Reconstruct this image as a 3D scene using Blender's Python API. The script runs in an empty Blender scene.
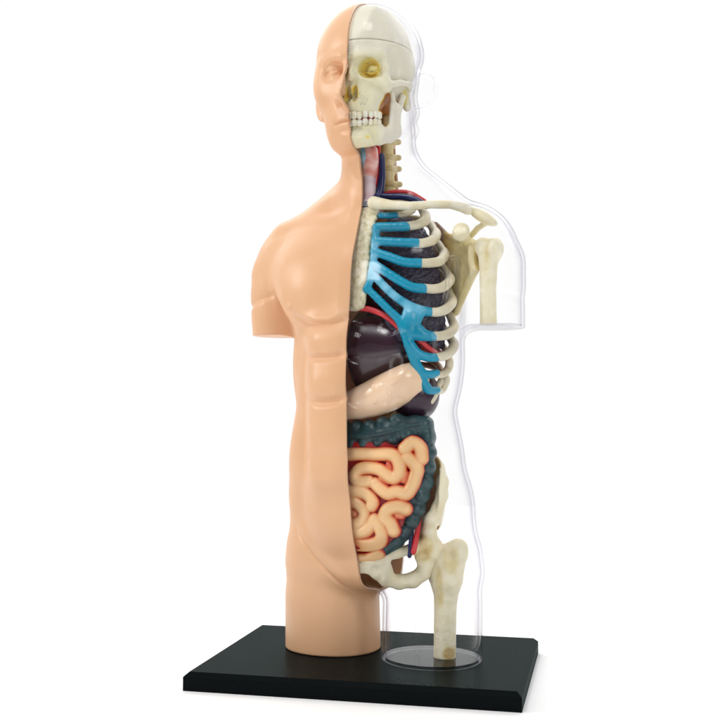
import bpy, bmesh, math, random
import numpy as np
from mathutils import Vector, Matrix

# ------------------------------------------------------------------ camera, light, exposure
# All shapes below are worked out in centimetres and scaled to metres when a mesh is made.
S = 0.01
BASE_T = 0.8734
F_PX, PITCH, YAW = 1060.0, -0.0426, 0.2276
CAM = np.array([11.7272, -53.572, 12.7081])
fw = np.array([-math.sin(YAW)*math.cos(PITCH), math.cos(YAW)*math.cos(PITCH), -math.sin(PITCH)])
rt = np.array([math.cos(YAW), math.sin(YAW), 0.0])
up = np.cross(rt, fw)
scene = bpy.context.scene
C = scene.collection
cd = bpy.data.cameras.new('camera')
cam = bpy.data.objects.new('camera', cd)
C.objects.link(cam)
cd.sensor_width = 36.0
cd.lens = F_PX/720*36
cd.clip_start = 0.01
cd.clip_end = 100.0
m = Matrix(((rt[0], up[0], -fw[0]), (rt[1], up[1], -fw[1]), (rt[2], up[2], -fw[2]))).to_4x4()
m.translation = Vector((CAM[0]*S, CAM[1]*S, (CAM[2]+BASE_T)*S))
cam.matrix_world = m
scene.camera = cam

world = bpy.data.worlds.new('World')
scene.world = world
world.use_nodes = True
wn, wl = world.node_tree.nodes, world.node_tree.links
bg = wn['Background']
# unseen surround shaped for the light: white where the camera looks, dim elsewhere
tc = wn.new('ShaderNodeTexCoord')
dot = wn.new('ShaderNodeVectorMath'); dot.operation = 'DOT_PRODUCT'
dot.inputs[1].default_value = (-0.24, 0.97, 0.0)
wl.new(tc.outputs['Generated'], dot.inputs[0])
mr = wn.new('ShaderNodeMapRange')
mr.inputs['From Min'].default_value = -0.1
mr.inputs['From Max'].default_value = 0.8
mr.inputs['To Min'].default_value = 0.15
mr.inputs['To Max'].default_value = 1.005
wl.new(dot.outputs['Value'], mr.inputs['Value'])
wl.new(mr.outputs['Result'], bg.inputs['Strength'])
bg.inputs['Color'].default_value = (1, 1, 1, 1)

def area(name, loc, target, size, size_y, power, color=(1, 1, 1)):
    l = bpy.data.lights.new(name, 'AREA')
    l.shape = 'RECTANGLE'; l.size = size; l.size_y = size_y; l.energy = power; l.color = color
    o = bpy.data.objects.new(name, l); C.objects.link(o)
    o.location = loc
    o.rotation_euler = (Vector(target)-Vector(loc)).to_track_quat('-Z', 'Y').to_euler()
    return o
area('key_softbox', (-0.95, -0.42, 0.60), (0.0, 0.0, 0.2), 0.22, 0.3, 4.6, (1, 0.985, 0.96))
area('top_softbox', (-0.12, -0.55, 0.95), (0.0, 0.0, 0.2), 0.2, 0.2, 2.6)
area('added_fill_light', (0.95, -0.75, 0.55), (0.02, 0.0, 0.18), 0.3, 0.5, 3.8)  # added unseen lamp, brightens the organ side from the right
area('added_overhead_light', (0.0, 0.1, 1.3), (0.0, 0.0, 0.0), 2.6, 2.6, 12.0)  # added unseen lamp that lifts the floor to white
area('added_floor_backlight', (-0.15, 0.72, 0.9), (-0.15, 0.62, 0.0), 2.8, 0.6, 6.8)  # added lamp behind the model, whitens the far floor and rims the figure
scene.view_settings.view_transform = 'Standard'
scene.view_settings.look = 'None'
scene.view_settings.exposure = 0.0
scene.view_settings.gamma = 1.0
scene.cycles.use_denoising = True
scene.cycles.max_bounces = 10
scene.cycles.transparent_max_bounces = 24
scene.cycles.transmission_bounces = 8
scene.cycles.caustics_refractive = False
scene.cycles.caustics_reflective = False

# ------------------------------------------------------------------ body frame (the model stands turned on its base)
O0 = np.array([0.36771403, 0.29793046, 0.0])
TH = math.radians(-15.9)
EX = np.array([math.cos(TH), math.sin(TH), 0]); EY = np.array([-math.sin(TH), math.cos(TH), 0]); EZ = np.array([0, 0, 1.0])
CB = np.array([(CAM-O0)@EX, (CAM-O0)@EY, CAM[2]])          # camera in body frame
def ray(u, v):
    d = fw*F_PX + rt*(u-360) + up*(360-v)
    d = np.array([d@EX, d@EY, d@EZ])
    return d/np.linalg.norm(d)
def P(u, v, y):
    """body-frame point with body depth y seen at photo pixel (u, v)"""
    d = ray(u, v)
    return CB + d*(y-CB[1])/d[1]
def pix(p):
    p = np.asarray(p, float)
    w = O0 + EX*p[..., 0:1] + EY*p[..., 1:2] + EZ*p[..., 2:3] - CAM
    z = w@fw
    return np.stack([360+F_PX*(w@rt)/z, 360-F_PX*(w@up)/z], -1)

# ------------------------------------------------------------------ implicit shapes
F32 = np.float32
def ell(p, c, r, R=None):
    q = p-np.asarray(c, F32)
    if R is not None: q = q@np.asarray(R, F32)
    r = np.asarray(r, F32)
    k0 = np.linalg.norm(q/r, axis=1)
    k1 = np.linalg.norm(q/(r*r), axis=1)+1e-6
    return k0*(k0-1)/k1
def rotm(ax, deg):
    return np.array(Matrix.Rotation(math.radians(deg), 3, ax), F32)
def caps(p, a, b, ra, rb=None):
    rb = ra if rb is None else rb
    a = np.asarray(a, F32); b = np.asarray(b, F32)
    ab = b-a
    t = np.clip(((p-a)@ab)/(ab@ab), 0, 1)
    return np.linalg.norm(p-a-t[:, None]*ab, axis=1)-(ra+(rb-ra)*t)
def path(p, pts, k=0.0):
    """polyline of tapering capsules; pts = [(x,y,z,r), ...]"""
    d = None
    for a, b in zip(pts[:-1], pts[1:]):
        e = caps(p, a[:3], b[:3], a[3], b[3])
        d = e if d is None else (np.minimum(d, e) if k == 0 else smin(d, e, k))
    return d
def box(p, c, h, r=0.0, R=None):
    q = p-np.asarray(c, F32)
    if R is not None: q = q@np.asarray(R, F32)
    q = np.abs(q)-np.asarray(h, F32)+r
    return np.linalg.norm(np.maximum(q, 0), axis=1)+np.minimum(q.max(axis=1), 0)-r
def smin(a, b, k):
    h = np.maximum(k-np.abs(a-b), 0)/k
    return np.minimum(a, b)-h*h*k*0.25
def smax(a, b, k): return -smin(-a, -b, k)
def ssub(a, b, k): return smax(a, -b, k)
def table(zs, vals, z, w=0.35):
    """smooth interpolation of section values along z"""
    g = np.linspace(zs[0]-1, zs[-1]+1, 600)
    v = np.interp(g, zs, vals)
    s = w/(g[1]-g[0]); n = int(3*s); kx = np.arange(-n, n+1)
    k = np.exp(-0.5*(kx/s)**2); k /= k.sum()
    v = np.convolve(np.pad(v, n, mode='edge'), k, 'valid')
    return np.interp(z, g, v).astype(F32)

def noise3(p, freq, seed=0):
    """cheap smooth noise: sum of sines in skewed directions"""
    rs = np.random.RandomState(seed)
    o = np.zeros(len(p), F32)
    for i in range(7):
        d = rs.normal(size=3); d /= np.linalg.norm(d)
        o += np.sin((p@d.astype(F32))*freq*rs.uniform(.7, 1.5)+rs.uniform(0, 6.28))
    return o/7

def surface(f, lo, hi, h, project=2):
    """surface nets on a sparse grid -> verts (n,3), quads (m,4)"""
    lo = np.asarray(lo, float); hi = np.asarray(hi, float)
    B = 4
    nb = np.ceil((hi-lo)/(h*B)).astype(int)
    n = nb*B
    ax = [lo[i]+h*(np.arange(n[i])+0.5) for i in range(3)]
    cb = [lo[i]+h*B*(np.arange(nb[i])+0.5) for i in range(3)]
    g = np.stack(np.meshgrid(*cb, indexing='ij'), -1).reshape(-1, 3).astype(F32)
    fc = np.concatenate([f(c) for c in np.array_split(g, max(1, len(g)//200000))])
    act = np.abs(fc) < h*B*1.9
    V = np.repeat(np.repeat(np.repeat(np.where(fc > 0, 1, -1).astype(F32).reshape(nb), B, 0), B, 1), B, 2)
    ids = np.argwhere(act.reshape(nb))
    off = np.stack(np.meshgrid(*[np.arange(B)]*3, indexing='ij'), -1).reshape(-1, 3)
    fi = (ids[:, None, :]*B+off[None]).reshape(-1, 3)
    pts = np.stack([ax[i][fi[:, i]] for i in range(3)], -1).astype(F32)
    vals = np.concatenate([f(c) for c in np.array_split(pts, max(1, len(pts)//200000))])
    V[fi[:, 0], fi[:, 1], fi[:, 2]] = vals
    sg = V < 0
    c = np.zeros(np.array(n)-1, np.int8)
    for dx in (0, 1):
        for dy in (0, 1):
            for dz in (0, 1):
                c += sg[dx:n[0]-1+dx, dy:n[1]-1+dy, dz:n[2]-1+dz]
    cells = np.argwhere((c > 0) & (c < 8))
    idx = -np.ones(c.shape, np.int64)
    idx[tuple(cells.T)] = np.arange(len(cells))
    acc = np.zeros((len(cells), 3)); cnt = np.zeros(len(cells))
    cor = [(a, b, d) for a in (0, 1) for b in (0, 1) for d in (0, 1)]
    for a in cor:
        for k in range(3):
            if a[k]: continue
            b = list(a); b[k] = 1
            va = V[tuple((cells+a).T)]; vb = V[tuple((cells+b).T)]
            m_ = (va < 0) != (vb < 0)
            t = np.where(m_, va/np.where(m_, va-vb, 1), 0)
            pt = np.tile(np.array(a, float), (len(cells), 1)); pt[:, k] += t
            acc[m_] += pt[m_]; cnt[m_] += 1
    verts = np.stack([ax[i][0]+h*(cells[:, i]+acc[:, i]/cnt) for i in range(3)], -1)
    quads = []
    for k in range(3):
        i, j = [(1, 2), (2, 0), (0, 1)][k]
        sl = [slice(1, None)]*3
        a0 = [slice(1, None)]*3; a1 = [slice(1, None)]*3
        a0[k] = slice(0, -1); a1[k] = slice(1, None)
        A = sg[tuple(a0)]; Bv = sg[tuple(a1)]
        e = np.argwhere(A != Bv)
        full = e.copy(); 
        for q in range(3):
            if q != k: full[:, q] += 1
        s = A[tuple(e.T)]
        ok = np.ones(len(full), bool)
        for q in range(3): ok &= (full[:, q] < c.shape[q])
        full, s = full[ok], s[ok]
        def cell(di, dj):
            q = full.copy(); q[:, i] -= di; q[:, j] -= dj
            return idx[tuple(q.T)]
        Q = np.stack([cell(1, 1), cell(0, 1), cell(0, 0), cell(1, 0)], -1)
        Q[~s] = Q[~s][:, ::-1]
        quads.append(Q[(Q >= 0).all(1)])
    quads = np.concatenate(quads)
    e = 0.3*h
    for _ in range(project):
        v = verts.astype(F32)
        f0 = f(v)
        gr = np.stack([(f(v+np.eye(3, dtype=F32)[k]*F32(e))-f(v-np.eye(3, dtype=F32)[k]*F32(e)))/(2*e) for k in range(3)], -1)
        g2 = (gr**2).sum(1)+1e-4
        st = -(f0/g2)[:, None]*gr
        ln = np.linalg.norm(st, axis=1)[:, None]
        st *= np.minimum(1, 0.5*h/np.maximum(ln, 1e-9))
        verts = verts+st*0.85
    return verts, quads

# ------------------------------------------------------------------ objects
def mesh_obj(name, verts, faces, mat, parent, smooth=True, body=True):
    me = bpy.data.meshes.new(name)
    verts = np.asarray(verts, float)*S
    me.from_pydata(verts.tolist(), [], faces if isinstance(faces, list) else faces.tolist())
    me.validate()
    if mat is not None: me.materials.append(mat)
    if smooth: me.polygons.foreach_set('use_smooth', [True]*len(me.polygons))
    o = bpy.data.objects.new(name, me)
    C.objects.link(o)
    if parent is not None: o.parent = parent
    if body and parent is model:
        o.location = (O0[0]*S, O0[1]*S, BASE_T*S)
        o.rotation_euler = (0, 0, TH)
    return o
def sdf_obj(name, f, lo, hi, h, mat, parent, cut=None, project=2):
    v, q = surface(f, lo, hi, h, project)
    o = mesh_obj(name, v, q, mat, parent)
    if cut:
        bm = bmesh.new(); bm.from_mesh(o.data)
        for co, no in cut:
            bmesh.ops.bisect_plane(bm, geom=bm.verts[:]+bm.edges[:]+bm.faces[:], plane_co=Vector(co)*S, plane_no=no, clear_outer=True)
        bm.to_mesh(o.data); bm.free()
    return o

def tube(pts, rad, seg=16, flat=1.0, cap=True, sub=6, fix_up=None):
    """swept tube through Catmull-Rom smoothed points; rad scalar or per point; returns verts, faces"""
    pts = [np.asarray(p, float) for p in pts]
    n = len(pts)
    rad = [rad]*n if np.isscalar(rad) else list(rad)
    Pp, Rr = [], []
    for i in range(n-1):
        p0 = pts[max(i-1, 0)]; p1 = pts[i]; p2 = pts[i+1]; p3 = pts[min(i+2, n-1)]
        for k in range(sub):
            t = k/sub
            Pp.append(0.5*((2*p1)+(-p0+p2)*t+(2*p0-5*p1+4*p2-p3)*t*t+(-p0+3*p1-3*p2+p3)*t**3))
            s = t*t*(3-2*t)
            Rr.append(rad[i]*(1-s)+rad[i+1]*s)
    Pp.append(pts[-1]); Rr.append(rad[-1])
    Pp = np.array(Pp); Rr = np.array(Rr)
    T = np.gradient(Pp, axis=0); T /= np.linalg.norm(T, axis=1)[:, None]+1e-9
    if cap:                                       # rounded ends
        r0, r1 = Rr[0], Rr[-1]
        pre = [(Pp[0]-T[0]*r0*c, r0*s_) for c, s_ in ((0.98, 0.2), (0.85, 0.53), (0.5, 0.87))]
        post = [(Pp[-1]+T[-1]*r1*c, r1*s_) for c, s_ in ((0.5, 0.87), (0.85, 0.53), (0.98, 0.2))]
        Pp = np.array([a for a, _ in pre]+list(Pp)+[a for a, _ in post])
        Rr = np.array([b for _, b in pre]+list(Rr)+[b for _, b in post])
        T = np.concatenate([[T[0]]*3, T, [T[-1]]*3])
    N = np.cross(T[0], [0, 0, 1.0] if fix_up is None else fix_up)
    if np.linalg.norm(N) < 1e-3: N = np.cross(T[0], [1.0, 0, 0])
    N /= np.linalg.norm(N)
    V = []
    for i in range(len(Pp)):
        if fix_up is not None:
            n_ = np.cross(T[i], fix_up)
            if np.linalg.norm(n_) > 1e-3: N = n_/np.linalg.norm(n_)
        N = N-T[i]*(N@T[i]); N /= np.linalg.norm(N)+1e-9
        Bn = np.cross(T[i], N)
        for k in range(seg):
            a = 2*math.pi*k/seg
            V.append(Pp[i]+Rr[i]*(math.cos(a)*N*flat+math.sin(a)*Bn))
    Fc = []
    for i in range(len(Pp)-1):
        for k in range(seg):
            a = i*seg+k; b = i*seg+(k+1) % seg
            Fc.append((a, a+seg, b+seg, b))
    Fc.append(tuple(range(seg))); L = (len(Pp)-1)*seg
    Fc.append(tuple(L+k for k in range(seg))[::-1])
    return np.array(V), Fc
def tube_obj(name, pts, rad, mat, parent, **k):
    v, f = tube(pts, rad, **k)
    return mesh_obj(name, v, f, mat, parent)
def join_tubes(name, tubes, mat, parent):
    V, Fc, o = [], [], 0
    for v, f in tubes:
        V.append(v); Fc += [tuple(i+o for i in q) for q in f]; o += len(v)
    return mesh_obj(name, np.concatenate(V), Fc, mat, parent)

# ------------------------------------------------------------------ materials
def hexc(r, g, b):
    f = lambda c: (c/255/12.92) if c/255 <= 0.04045 else ((c/255+0.055)/1.055)**2.4
    return (f(r), f(g), f(b), 1)
def plastic(name, color, rough=0.4, color2=None, scale=60, bump=0.0, bscale=200, coat=0.0, spec=0.5, lo=0.35, hi=0.7, detail=4, sss=0.0):
    m_ = bpy.data.materials.new(name); m_.use_nodes = True
    n, l = m_.node_tree.nodes, m_.node_tree.links
    b = n['Principled BSDF']
    b.inputs['Roughness'].default_value = rough
    b.inputs['Specular IOR Level'].default_value = spec
    b.inputs['Coat Weight'].default_value = coat
    b.inputs['Coat Roughness'].default_value = 0.25
    if sss:
        b.inputs['Subsurface Weight'].default_value = sss
        b.inputs['Subsurface Radius'].default_value = (1, 0.5, 0.3)
        b.inputs['Subsurface Scale'].default_value = 0.002
    b.inputs['Base Color'].default_value = color
    t = n.new('ShaderNodeTexCoord')
    if color2 is not None:
        nz = n.new('ShaderNodeTexNoise'); nz.inputs['Scale'].default_value = scale; nz.inputs['Detail'].default_value = detail
        l.new(t.outputs['Object'], nz.inputs['Vector'])
        rp = n.new('ShaderNodeValToRGB')
        rp.color_ramp.elements[0].position = lo; rp.color_ramp.elements[1].position = hi
        rp.color_ramp.elements[0].color = color; rp.color_ramp.elements[1].color = color2
        l.new(nz.outputs['Fac'], rp.inputs['Fac']); l.new(rp.outputs['Color'], b.inputs['Base Color'])
    if bump:
        nb_ = n.new('ShaderNodeTexNoise'); nb_.inputs['Scale'].default_value = bscale; nb_.inputs['Detail'].default_value = 5
        l.new(t.outputs['Object'], nb_.inputs['Vector'])
        bp = n.new('ShaderNodeBump'); bp.inputs['Strength'].default_value = bump; bp.inputs['Distance'].default_value = 0.001
        l.new(nb_.outputs['Fac'], bp.inputs['Height']); l.new(bp.outputs['Normal'], b.inputs['Normal'])
    return m_

M_skin = plastic('skin_plastic', hexc(228, 180, 139), 0.40, hexc(221, 171, 129), 25, 0.05, 900, spec=0.5)
M_floor = plastic('white_sweep', (0.95, 0.95, 0.95, 1), 0.9, spec=0.0)
def board_mat():
    m_ = bpy.data.materials.new('black_board_satin'); m_.use_nodes = True
    n, l = m_.node_tree.nodes, m_.node_tree.links
    n.clear()
    out = n.new('ShaderNodeOutputMaterial')
    t = n.new('ShaderNodeTexCoord')
    nz = n.new('ShaderNodeTexNoise'); nz.inputs['Scale'].default_value = 35; nz.inputs['Detail'].default_value = 8
    l.new(t.outputs['Object'], nz.inputs['Vector'])
    df = n.new('ShaderNodeBsdfDiffuse'); df.inputs['Color'].default_value = hexc(9, 12, 14)
    gl = n.new('ShaderNodeBsdfGlossy'); gl.inputs['Color'].default_value = (0.86, 1.0, 0.97, 1)
    ro = n.new('ShaderNodeMapRange'); ro.inputs['To Min'].default_value = 0.2; ro.inputs['To Max'].default_value = 0.36
    l.new(nz.outputs['Fac'], ro.inputs['Value']); l.new(ro.outputs['Result'], gl.inputs['Roughness'])
    mx = n.new('ShaderNodeMixShader')
    lw = n.new('ShaderNodeLayerWeight'); lw.inputs['Blend'].default_value = 0.5
    pw = n.new('ShaderNodeMath'); pw.operation = 'POWER'; pw.inputs[1].default_value = 3.0
    l.new(lw.outputs['Facing'], pw.inputs[0])
    fa = n.new('ShaderNodeMath'); fa.operation = 'MULTIPLY_ADD'; fa.inputs[1].default_value = 0.09; fa.inputs[2].default_value = 0.004
    l.new(pw.outputs[0], fa.inputs[0]); l.new(fa.outputs[0], mx.inputs['Fac'])
    l.new(df.outputs[0], mx.inputs[1]); l.new(gl.outputs[0], mx.inputs[2]); l.new(mx.outputs[0], out.inputs['Surface'])
    return m_
M_base = board_mat()
def clear_mat():
    m_ = bpy.data.materials.new('clear_plastic'); m_.use_nodes = True
    n, l = m_.node_tree.nodes, m_.node_tree.links
    n.clear()
    out = n.new('ShaderNodeOutputMaterial')
    lw = n.new('ShaderNodeLayerWeight'); lw.inputs['Blend'].default_value = 0.5
    # grey edge shading put into the tint by slant, standing in for refraction
    rp = n.new('ShaderNodeValToRGB')
    e = rp.color_ramp.elements
    e[0].position = 0.0; e[0].color = (1, 1, 1, 1)
    e[1].position = 1.0; e[1].color = (0.34, 0.34, 0.39, 1)
    for pos, cc in ((0.46, (1, 1, 1, 1)), (0.66, (0.958, 0.955, 0.974, 1)), (0.85, (0.85, 0.845, 0.885, 1)), (0.95, (0.66, 0.66, 0.71, 1))):
        q = e.new(pos); q.color = cc
    l.new(lw.outputs['Facing'], rp.inputs['Fac'])
    tr = n.new('ShaderNodeBsdfTransparent'); l.new(rp.outputs['Color'], tr.inputs['Color'])
    gl = n.new('ShaderNodeBsdfGlossy'); gl.inputs['Roughness'].default_value = 0.06
    # thin sheet: reflection rises with the slant, the same from both faces
    pw = n.new('ShaderNodeMath'); pw.operation = 'POWER'; pw.inputs[1].default_value = 5.0
    l.new(lw.outputs['Facing'], pw.inputs[0])
    fr = n.new('ShaderNodeMath'); fr.operation = 'MULTIPLY_ADD'; fr.inputs[1].default_value = 0.9; fr.inputs[2].default_value = 0.006
    l.new(pw.outputs[0], fr.inputs[0])
    mx = n.new('ShaderNodeMixShader')
    l.new(fr.outputs[0], mx.inputs['Fac']); l.new(tr.outputs[0], mx.inputs[1]); l.new(gl.outputs[0], mx.inputs[2])
    l.new(mx.outputs[0], out.inputs['Surface'])
    return m_
M_clear = clear_mat()
# ------------------------------------------------------------------ floor
fm = bpy.data.meshes.new('floor')
fm.from_pydata([(-0.9, -0.9, 0), (0.9, -0.9, 0), (0.9, 0.9, 0), (-0.9, 0.9, 0)], [], [(0, 1, 2, 3)])
fm.materials.append(M_floor)
floor = bpy.data.objects.new('floor', fm); C.objects.link(floor); floor['kind'] = 'structure'

# ------------------------------------------------------------------ the model
model = bpy.data.objects.new('anatomical_torso_model', None); C.objects.link(model)
model['label'] = 'anatomical human torso model, half tan skin and half clear shell over painted organs, on a black board'
model['category'] = 'anatomical model'

def make_base():
    W, D, t, b, c = 16.0, 11.4955, BASE_T, 0.2388, 0.2123
    V = []
    for (w, d, z) in ((W/2-0.02, D/2-0.02, 0.0), (W/2, D/2, 0.02), (W/2, D/2, t-c), (W/2-b, D/2-b, t)):
        V += [(-w, -d, z), (w, -d, z), (w, d, z), (-w, d, z)]
    Fc = [(3, 2, 1, 0), (12, 13, 14, 15)]
    for k in range(3):
        for i in range(4):
            j = (i+1) % 4
            Fc.append((4*k+i, 4*k+j, 4*k+4+j, 4*k+4+i))
    o = mesh_obj('base_board', V, Fc, M_base, model, smooth=False, body=False)
    o['label'] = 'black rectangular display board with bevelled top edge'
    return o
make_base()

# ---- outer body surface
ZS = [2.0, 4.0, 6.0, 7.8, 9.2, 10.4, 12.5, 14.0, 16.0, 18.0, 20.0, 21.4, 22.3, 23.0]
TA = [4.9, 5.22, 5.0, 4.76, 4.64, 4.58, 4.4, 4.45, 4.6, 4.8, 4.8, 4.3, 3.2, 2.0]
TF = [-1.6, -2.3, -2.8, -3.05, -3.25, -3.35, -3.4, -3.55, -3.4, -3.28, -3.05, -2.6, -2.2, -1.6]
TB = [2.0, 2.5, 2.7, 2.6, 2.3, 2.1, 1.9, 2.1, 2.5, 2.8, 2.8, 2.6, 2.3, 2.0]
def sect(p, a, b, yc, px=2.05):
    x = np.abs(p[:, 0])/a; y = np.abs(p[:, 1]-yc)/b
    q = (x**px+y**px)**(1/px)
    return (q-1)*np.minimum(a, b)*0.9
def body_sdf(p):
    p = p.copy(); p[:, 0] = np.abs(p[:, 0])
    z = p[:, 2]
    d = np.full(len(p), 9.0, F32)
    A = z < 27.2
    if A.any(): d[A] = torso_sdf(p[A])
    Hm = z > 19.8
    if Hm.any():
        h_ = head_sdf(p[Hm])
        d[Hm] = smin(d[Hm], h_, 0.7)
    return d
def torso_sdf(p):
    z = p[:, 2]
    a = table(ZS, TA, z); f_ = table(ZS, TF, z); b_ = table(ZS, TB, z)
    d = sect(p, a, (b_-f_)/2, (b_+f_)/2)
    d = smax(d, z-22.9, 1.0)
    d = smax(d, 3.25-z-0.12*np.minimum(p[:, 1], 0)+0.15*p[:, 0], 0.7)        # pelvic floor
    # legs
    la = table([0, 3, 6], [2.52, 2.5, 2.3], z)
    lb = table([0, 3, 6], [2.35, 2.3, 2.2], z)
    q = p.copy(); q[:, 0] -= table([0, 3, 6], [2.86, 2.92, 2.8], z)
    leg = sect(q, la, lb, table([0, 3, 6], [0.0, 0.0, 0.2], z), 2.1)
    leg = smax(leg, z-6.5, 1.5)
    d = smin(d, leg, 0.8)
    d = smin(d, ell(p, (1.7, 1.3, 5.6), (2.0, 1.8, 2.2)), 0.8)   # buttock
    # chest
    d = smin(d, ell(p, (2.45, -1.9, 19.1), (2.6, 1.55, 2.3), rotm('Y', 12)), 0.8)
    d = smin(d, ell(p, (3.6, -1.25, 21.0), (2.3, 0.95, 1.2), rotm('Y', 10)), 0.8)
    d = smin(d, ell(p, (3.4, -1.7, 19.6), (2.1, 1.15, 1.6)), 0.6)
    # abdominal muscles
    x = p[:, 0]; fr = np.clip((-1.2-p[:, 1])/0.8, 0, 1)
    rect = box(p, (1.2, -2.7, 12.6), (1.15, 0.9, 4.2), 0.85)
    d = smin(d, rect, 1.1)
    d = smin(d, ell(p, (1.0, -2.15, 7.9), (1.9, 1.1, 2.5)), 0.6)
    # serratus, obliques, hip
    d = smin(d, ell(p, (3.45, -0.2, 14.8), (1.0, 1.8, 2.4)), 0.6)
    d = smin(d, ell(p, (3.4, -0.7, 10.0), (1.0, 1.6, 2.4), rotm('Y', -8)), 0.9)
    d = smin(d, ell(p, (3.8, 0.1, 7.6), (0.9, 1.7, 1.5)), 1.0)
    # shoulder and arm stub
    sh = ell(p, (5.72, 0.1, 20.15), (1.80, 1.95, 2.3), rotm('Y', -8))
    q = p.copy(); q[:, 0] -= 6.3
    arm = sect(q, F32(1.42), F32(1.65), F32(0.1), 2.1)
    arm = smax(smax(arm, z-20.5, 1.0), 16.45-z, 0.12)
    bic = ell(p, (6.15, -0.5, 18.0), (1.25, 1.3, 2.2))
    arm = smax(smin(arm, bic, 0.4), 16.45-z, 0.12)
    sh = smin(sh, arm, 0.55)
    sh = sh+0.08*np.clip((0.6-p[:, 1])/1.0, 0.2, 1)*np.exp(-((z-(18.35+0.30*(6.3-p[:, 0])))/0.17)**2)-0.05*np.exp(-((z-(19.1+0.30*(6.3-p[:, 0])))/0.5)**2)
    d = smin(d, sh, 0.7)
    # trapezius, clavicle, neck
    d = smin(d, caps(p, (0.9, 0.7, 24.6), (5.3, 0.3, 21.25), 1.25, 1.1), 0.9)
    d = smin(d, caps(p, (0.7, -1.75, 22.35), (5.4, -0.85, 21.95), 0.22, 0.3), 0.6)
    d = smin(d, caps(p, (1.5, -0.5, 23.4), (5.2, -0.35, 21.7), 0.75, 0.75), 0.9)
    # creases pressed into the front: pectoral edge, muscle bands, flank line
    G = lambda t, w: np.exp(-(t/w)**2)
    mx = np.clip((2.9-x)/1.0, 0, 1)*np.clip(x/0.5+0.15, 0, 1)
    zc1 = 15.05+0.10*(x-1.2)**2; zc2 = 12.85+0.13*(x-1.2)**2; zp = 16.85+0.22*np.maximum(x-1.3, 0)**2*0.6+0.25*np.maximum(0.9-x, 0)
    d = d+fr*mx*(0.16*G(z-zc1, 0.19)-0.05*G(z-zc1-0.7, 0.6))
    d = d+fr*mx*(0.17*G(z-zc2, 0.21)-0.06*G(z-zc2-0.8, 0.7))
    mp = np.clip((4.7-x)/0.8, 0, 1)*np.clip(x/0.6+0.1, 0, 1)
    zz = z-zp; stp = 1/(1+np.exp(-np.clip(zz/0.055, -30, 30)))
    d = d-fr*mp*0.30*stp*np.exp(-np.maximum(zz, 0)/1.5)+fr*mp*0.04*G(zz+0.1, 0.15)
    for zb, wz, am in ((15.95, 0.62, .10), (13.95, 0.75, .11), (11.5, 1.0, .07)):
        d = d-fr*am*G(x-1.4, 0.85)*G(z-zb, wz)
    d = d-fr*0.16*G(x-2.5, 1.3)*G(z-18.4, 1.2)
    xs = 2.75-0.10*(z-12)*(z < 12)*0.6
    d = d+fr*0.10*G(x-xs, 0.36)*np.clip((16.2-z)/1.0, 0, 1)*np.clip((z-8.5)/2.0, 0, 1)
    d = d+fr*0.05*G(z-10.1-0.1*x, 0.3)*np.clip((2.2-x)/0.6, 0, 1)
    d = d+0.05*fr*G(x-4.0, 0.22)*np.clip((15-z)/1.0, 0, 1)*np.clip((z-12)/1.0, 0, 1)
    d = d-0.05*G(x-3.5, 1.0)*G(z-17.6, 0.25)*G(x-3.5, 0.25)*fr*1.6       # nipple
    ing = 2.95+0.93*(x-0.35)                                            # groin fold
    d = d+fr*(0.06*G(z-ing, 0.13)-0.03*G(z-ing-0.5, 0.4))*np.clip((4.4-x)/1.2, 0, 1)*np.clip((x-0.1)/0.6, 0, 1)
    # sternal notch and grooves
    d = ssub(d, caps(p, (4.95, -1.95, 16.2), (4.85, -1.75, 19.6), 0.14, 0.2), 0.5)
    d = ssub(d, ell(p, (0, -1.95, 23.0), (0.42, 0.35, 0.5)), 0.4)
    d = smax(d, -z+0.0, 0.1)
    return d
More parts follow.
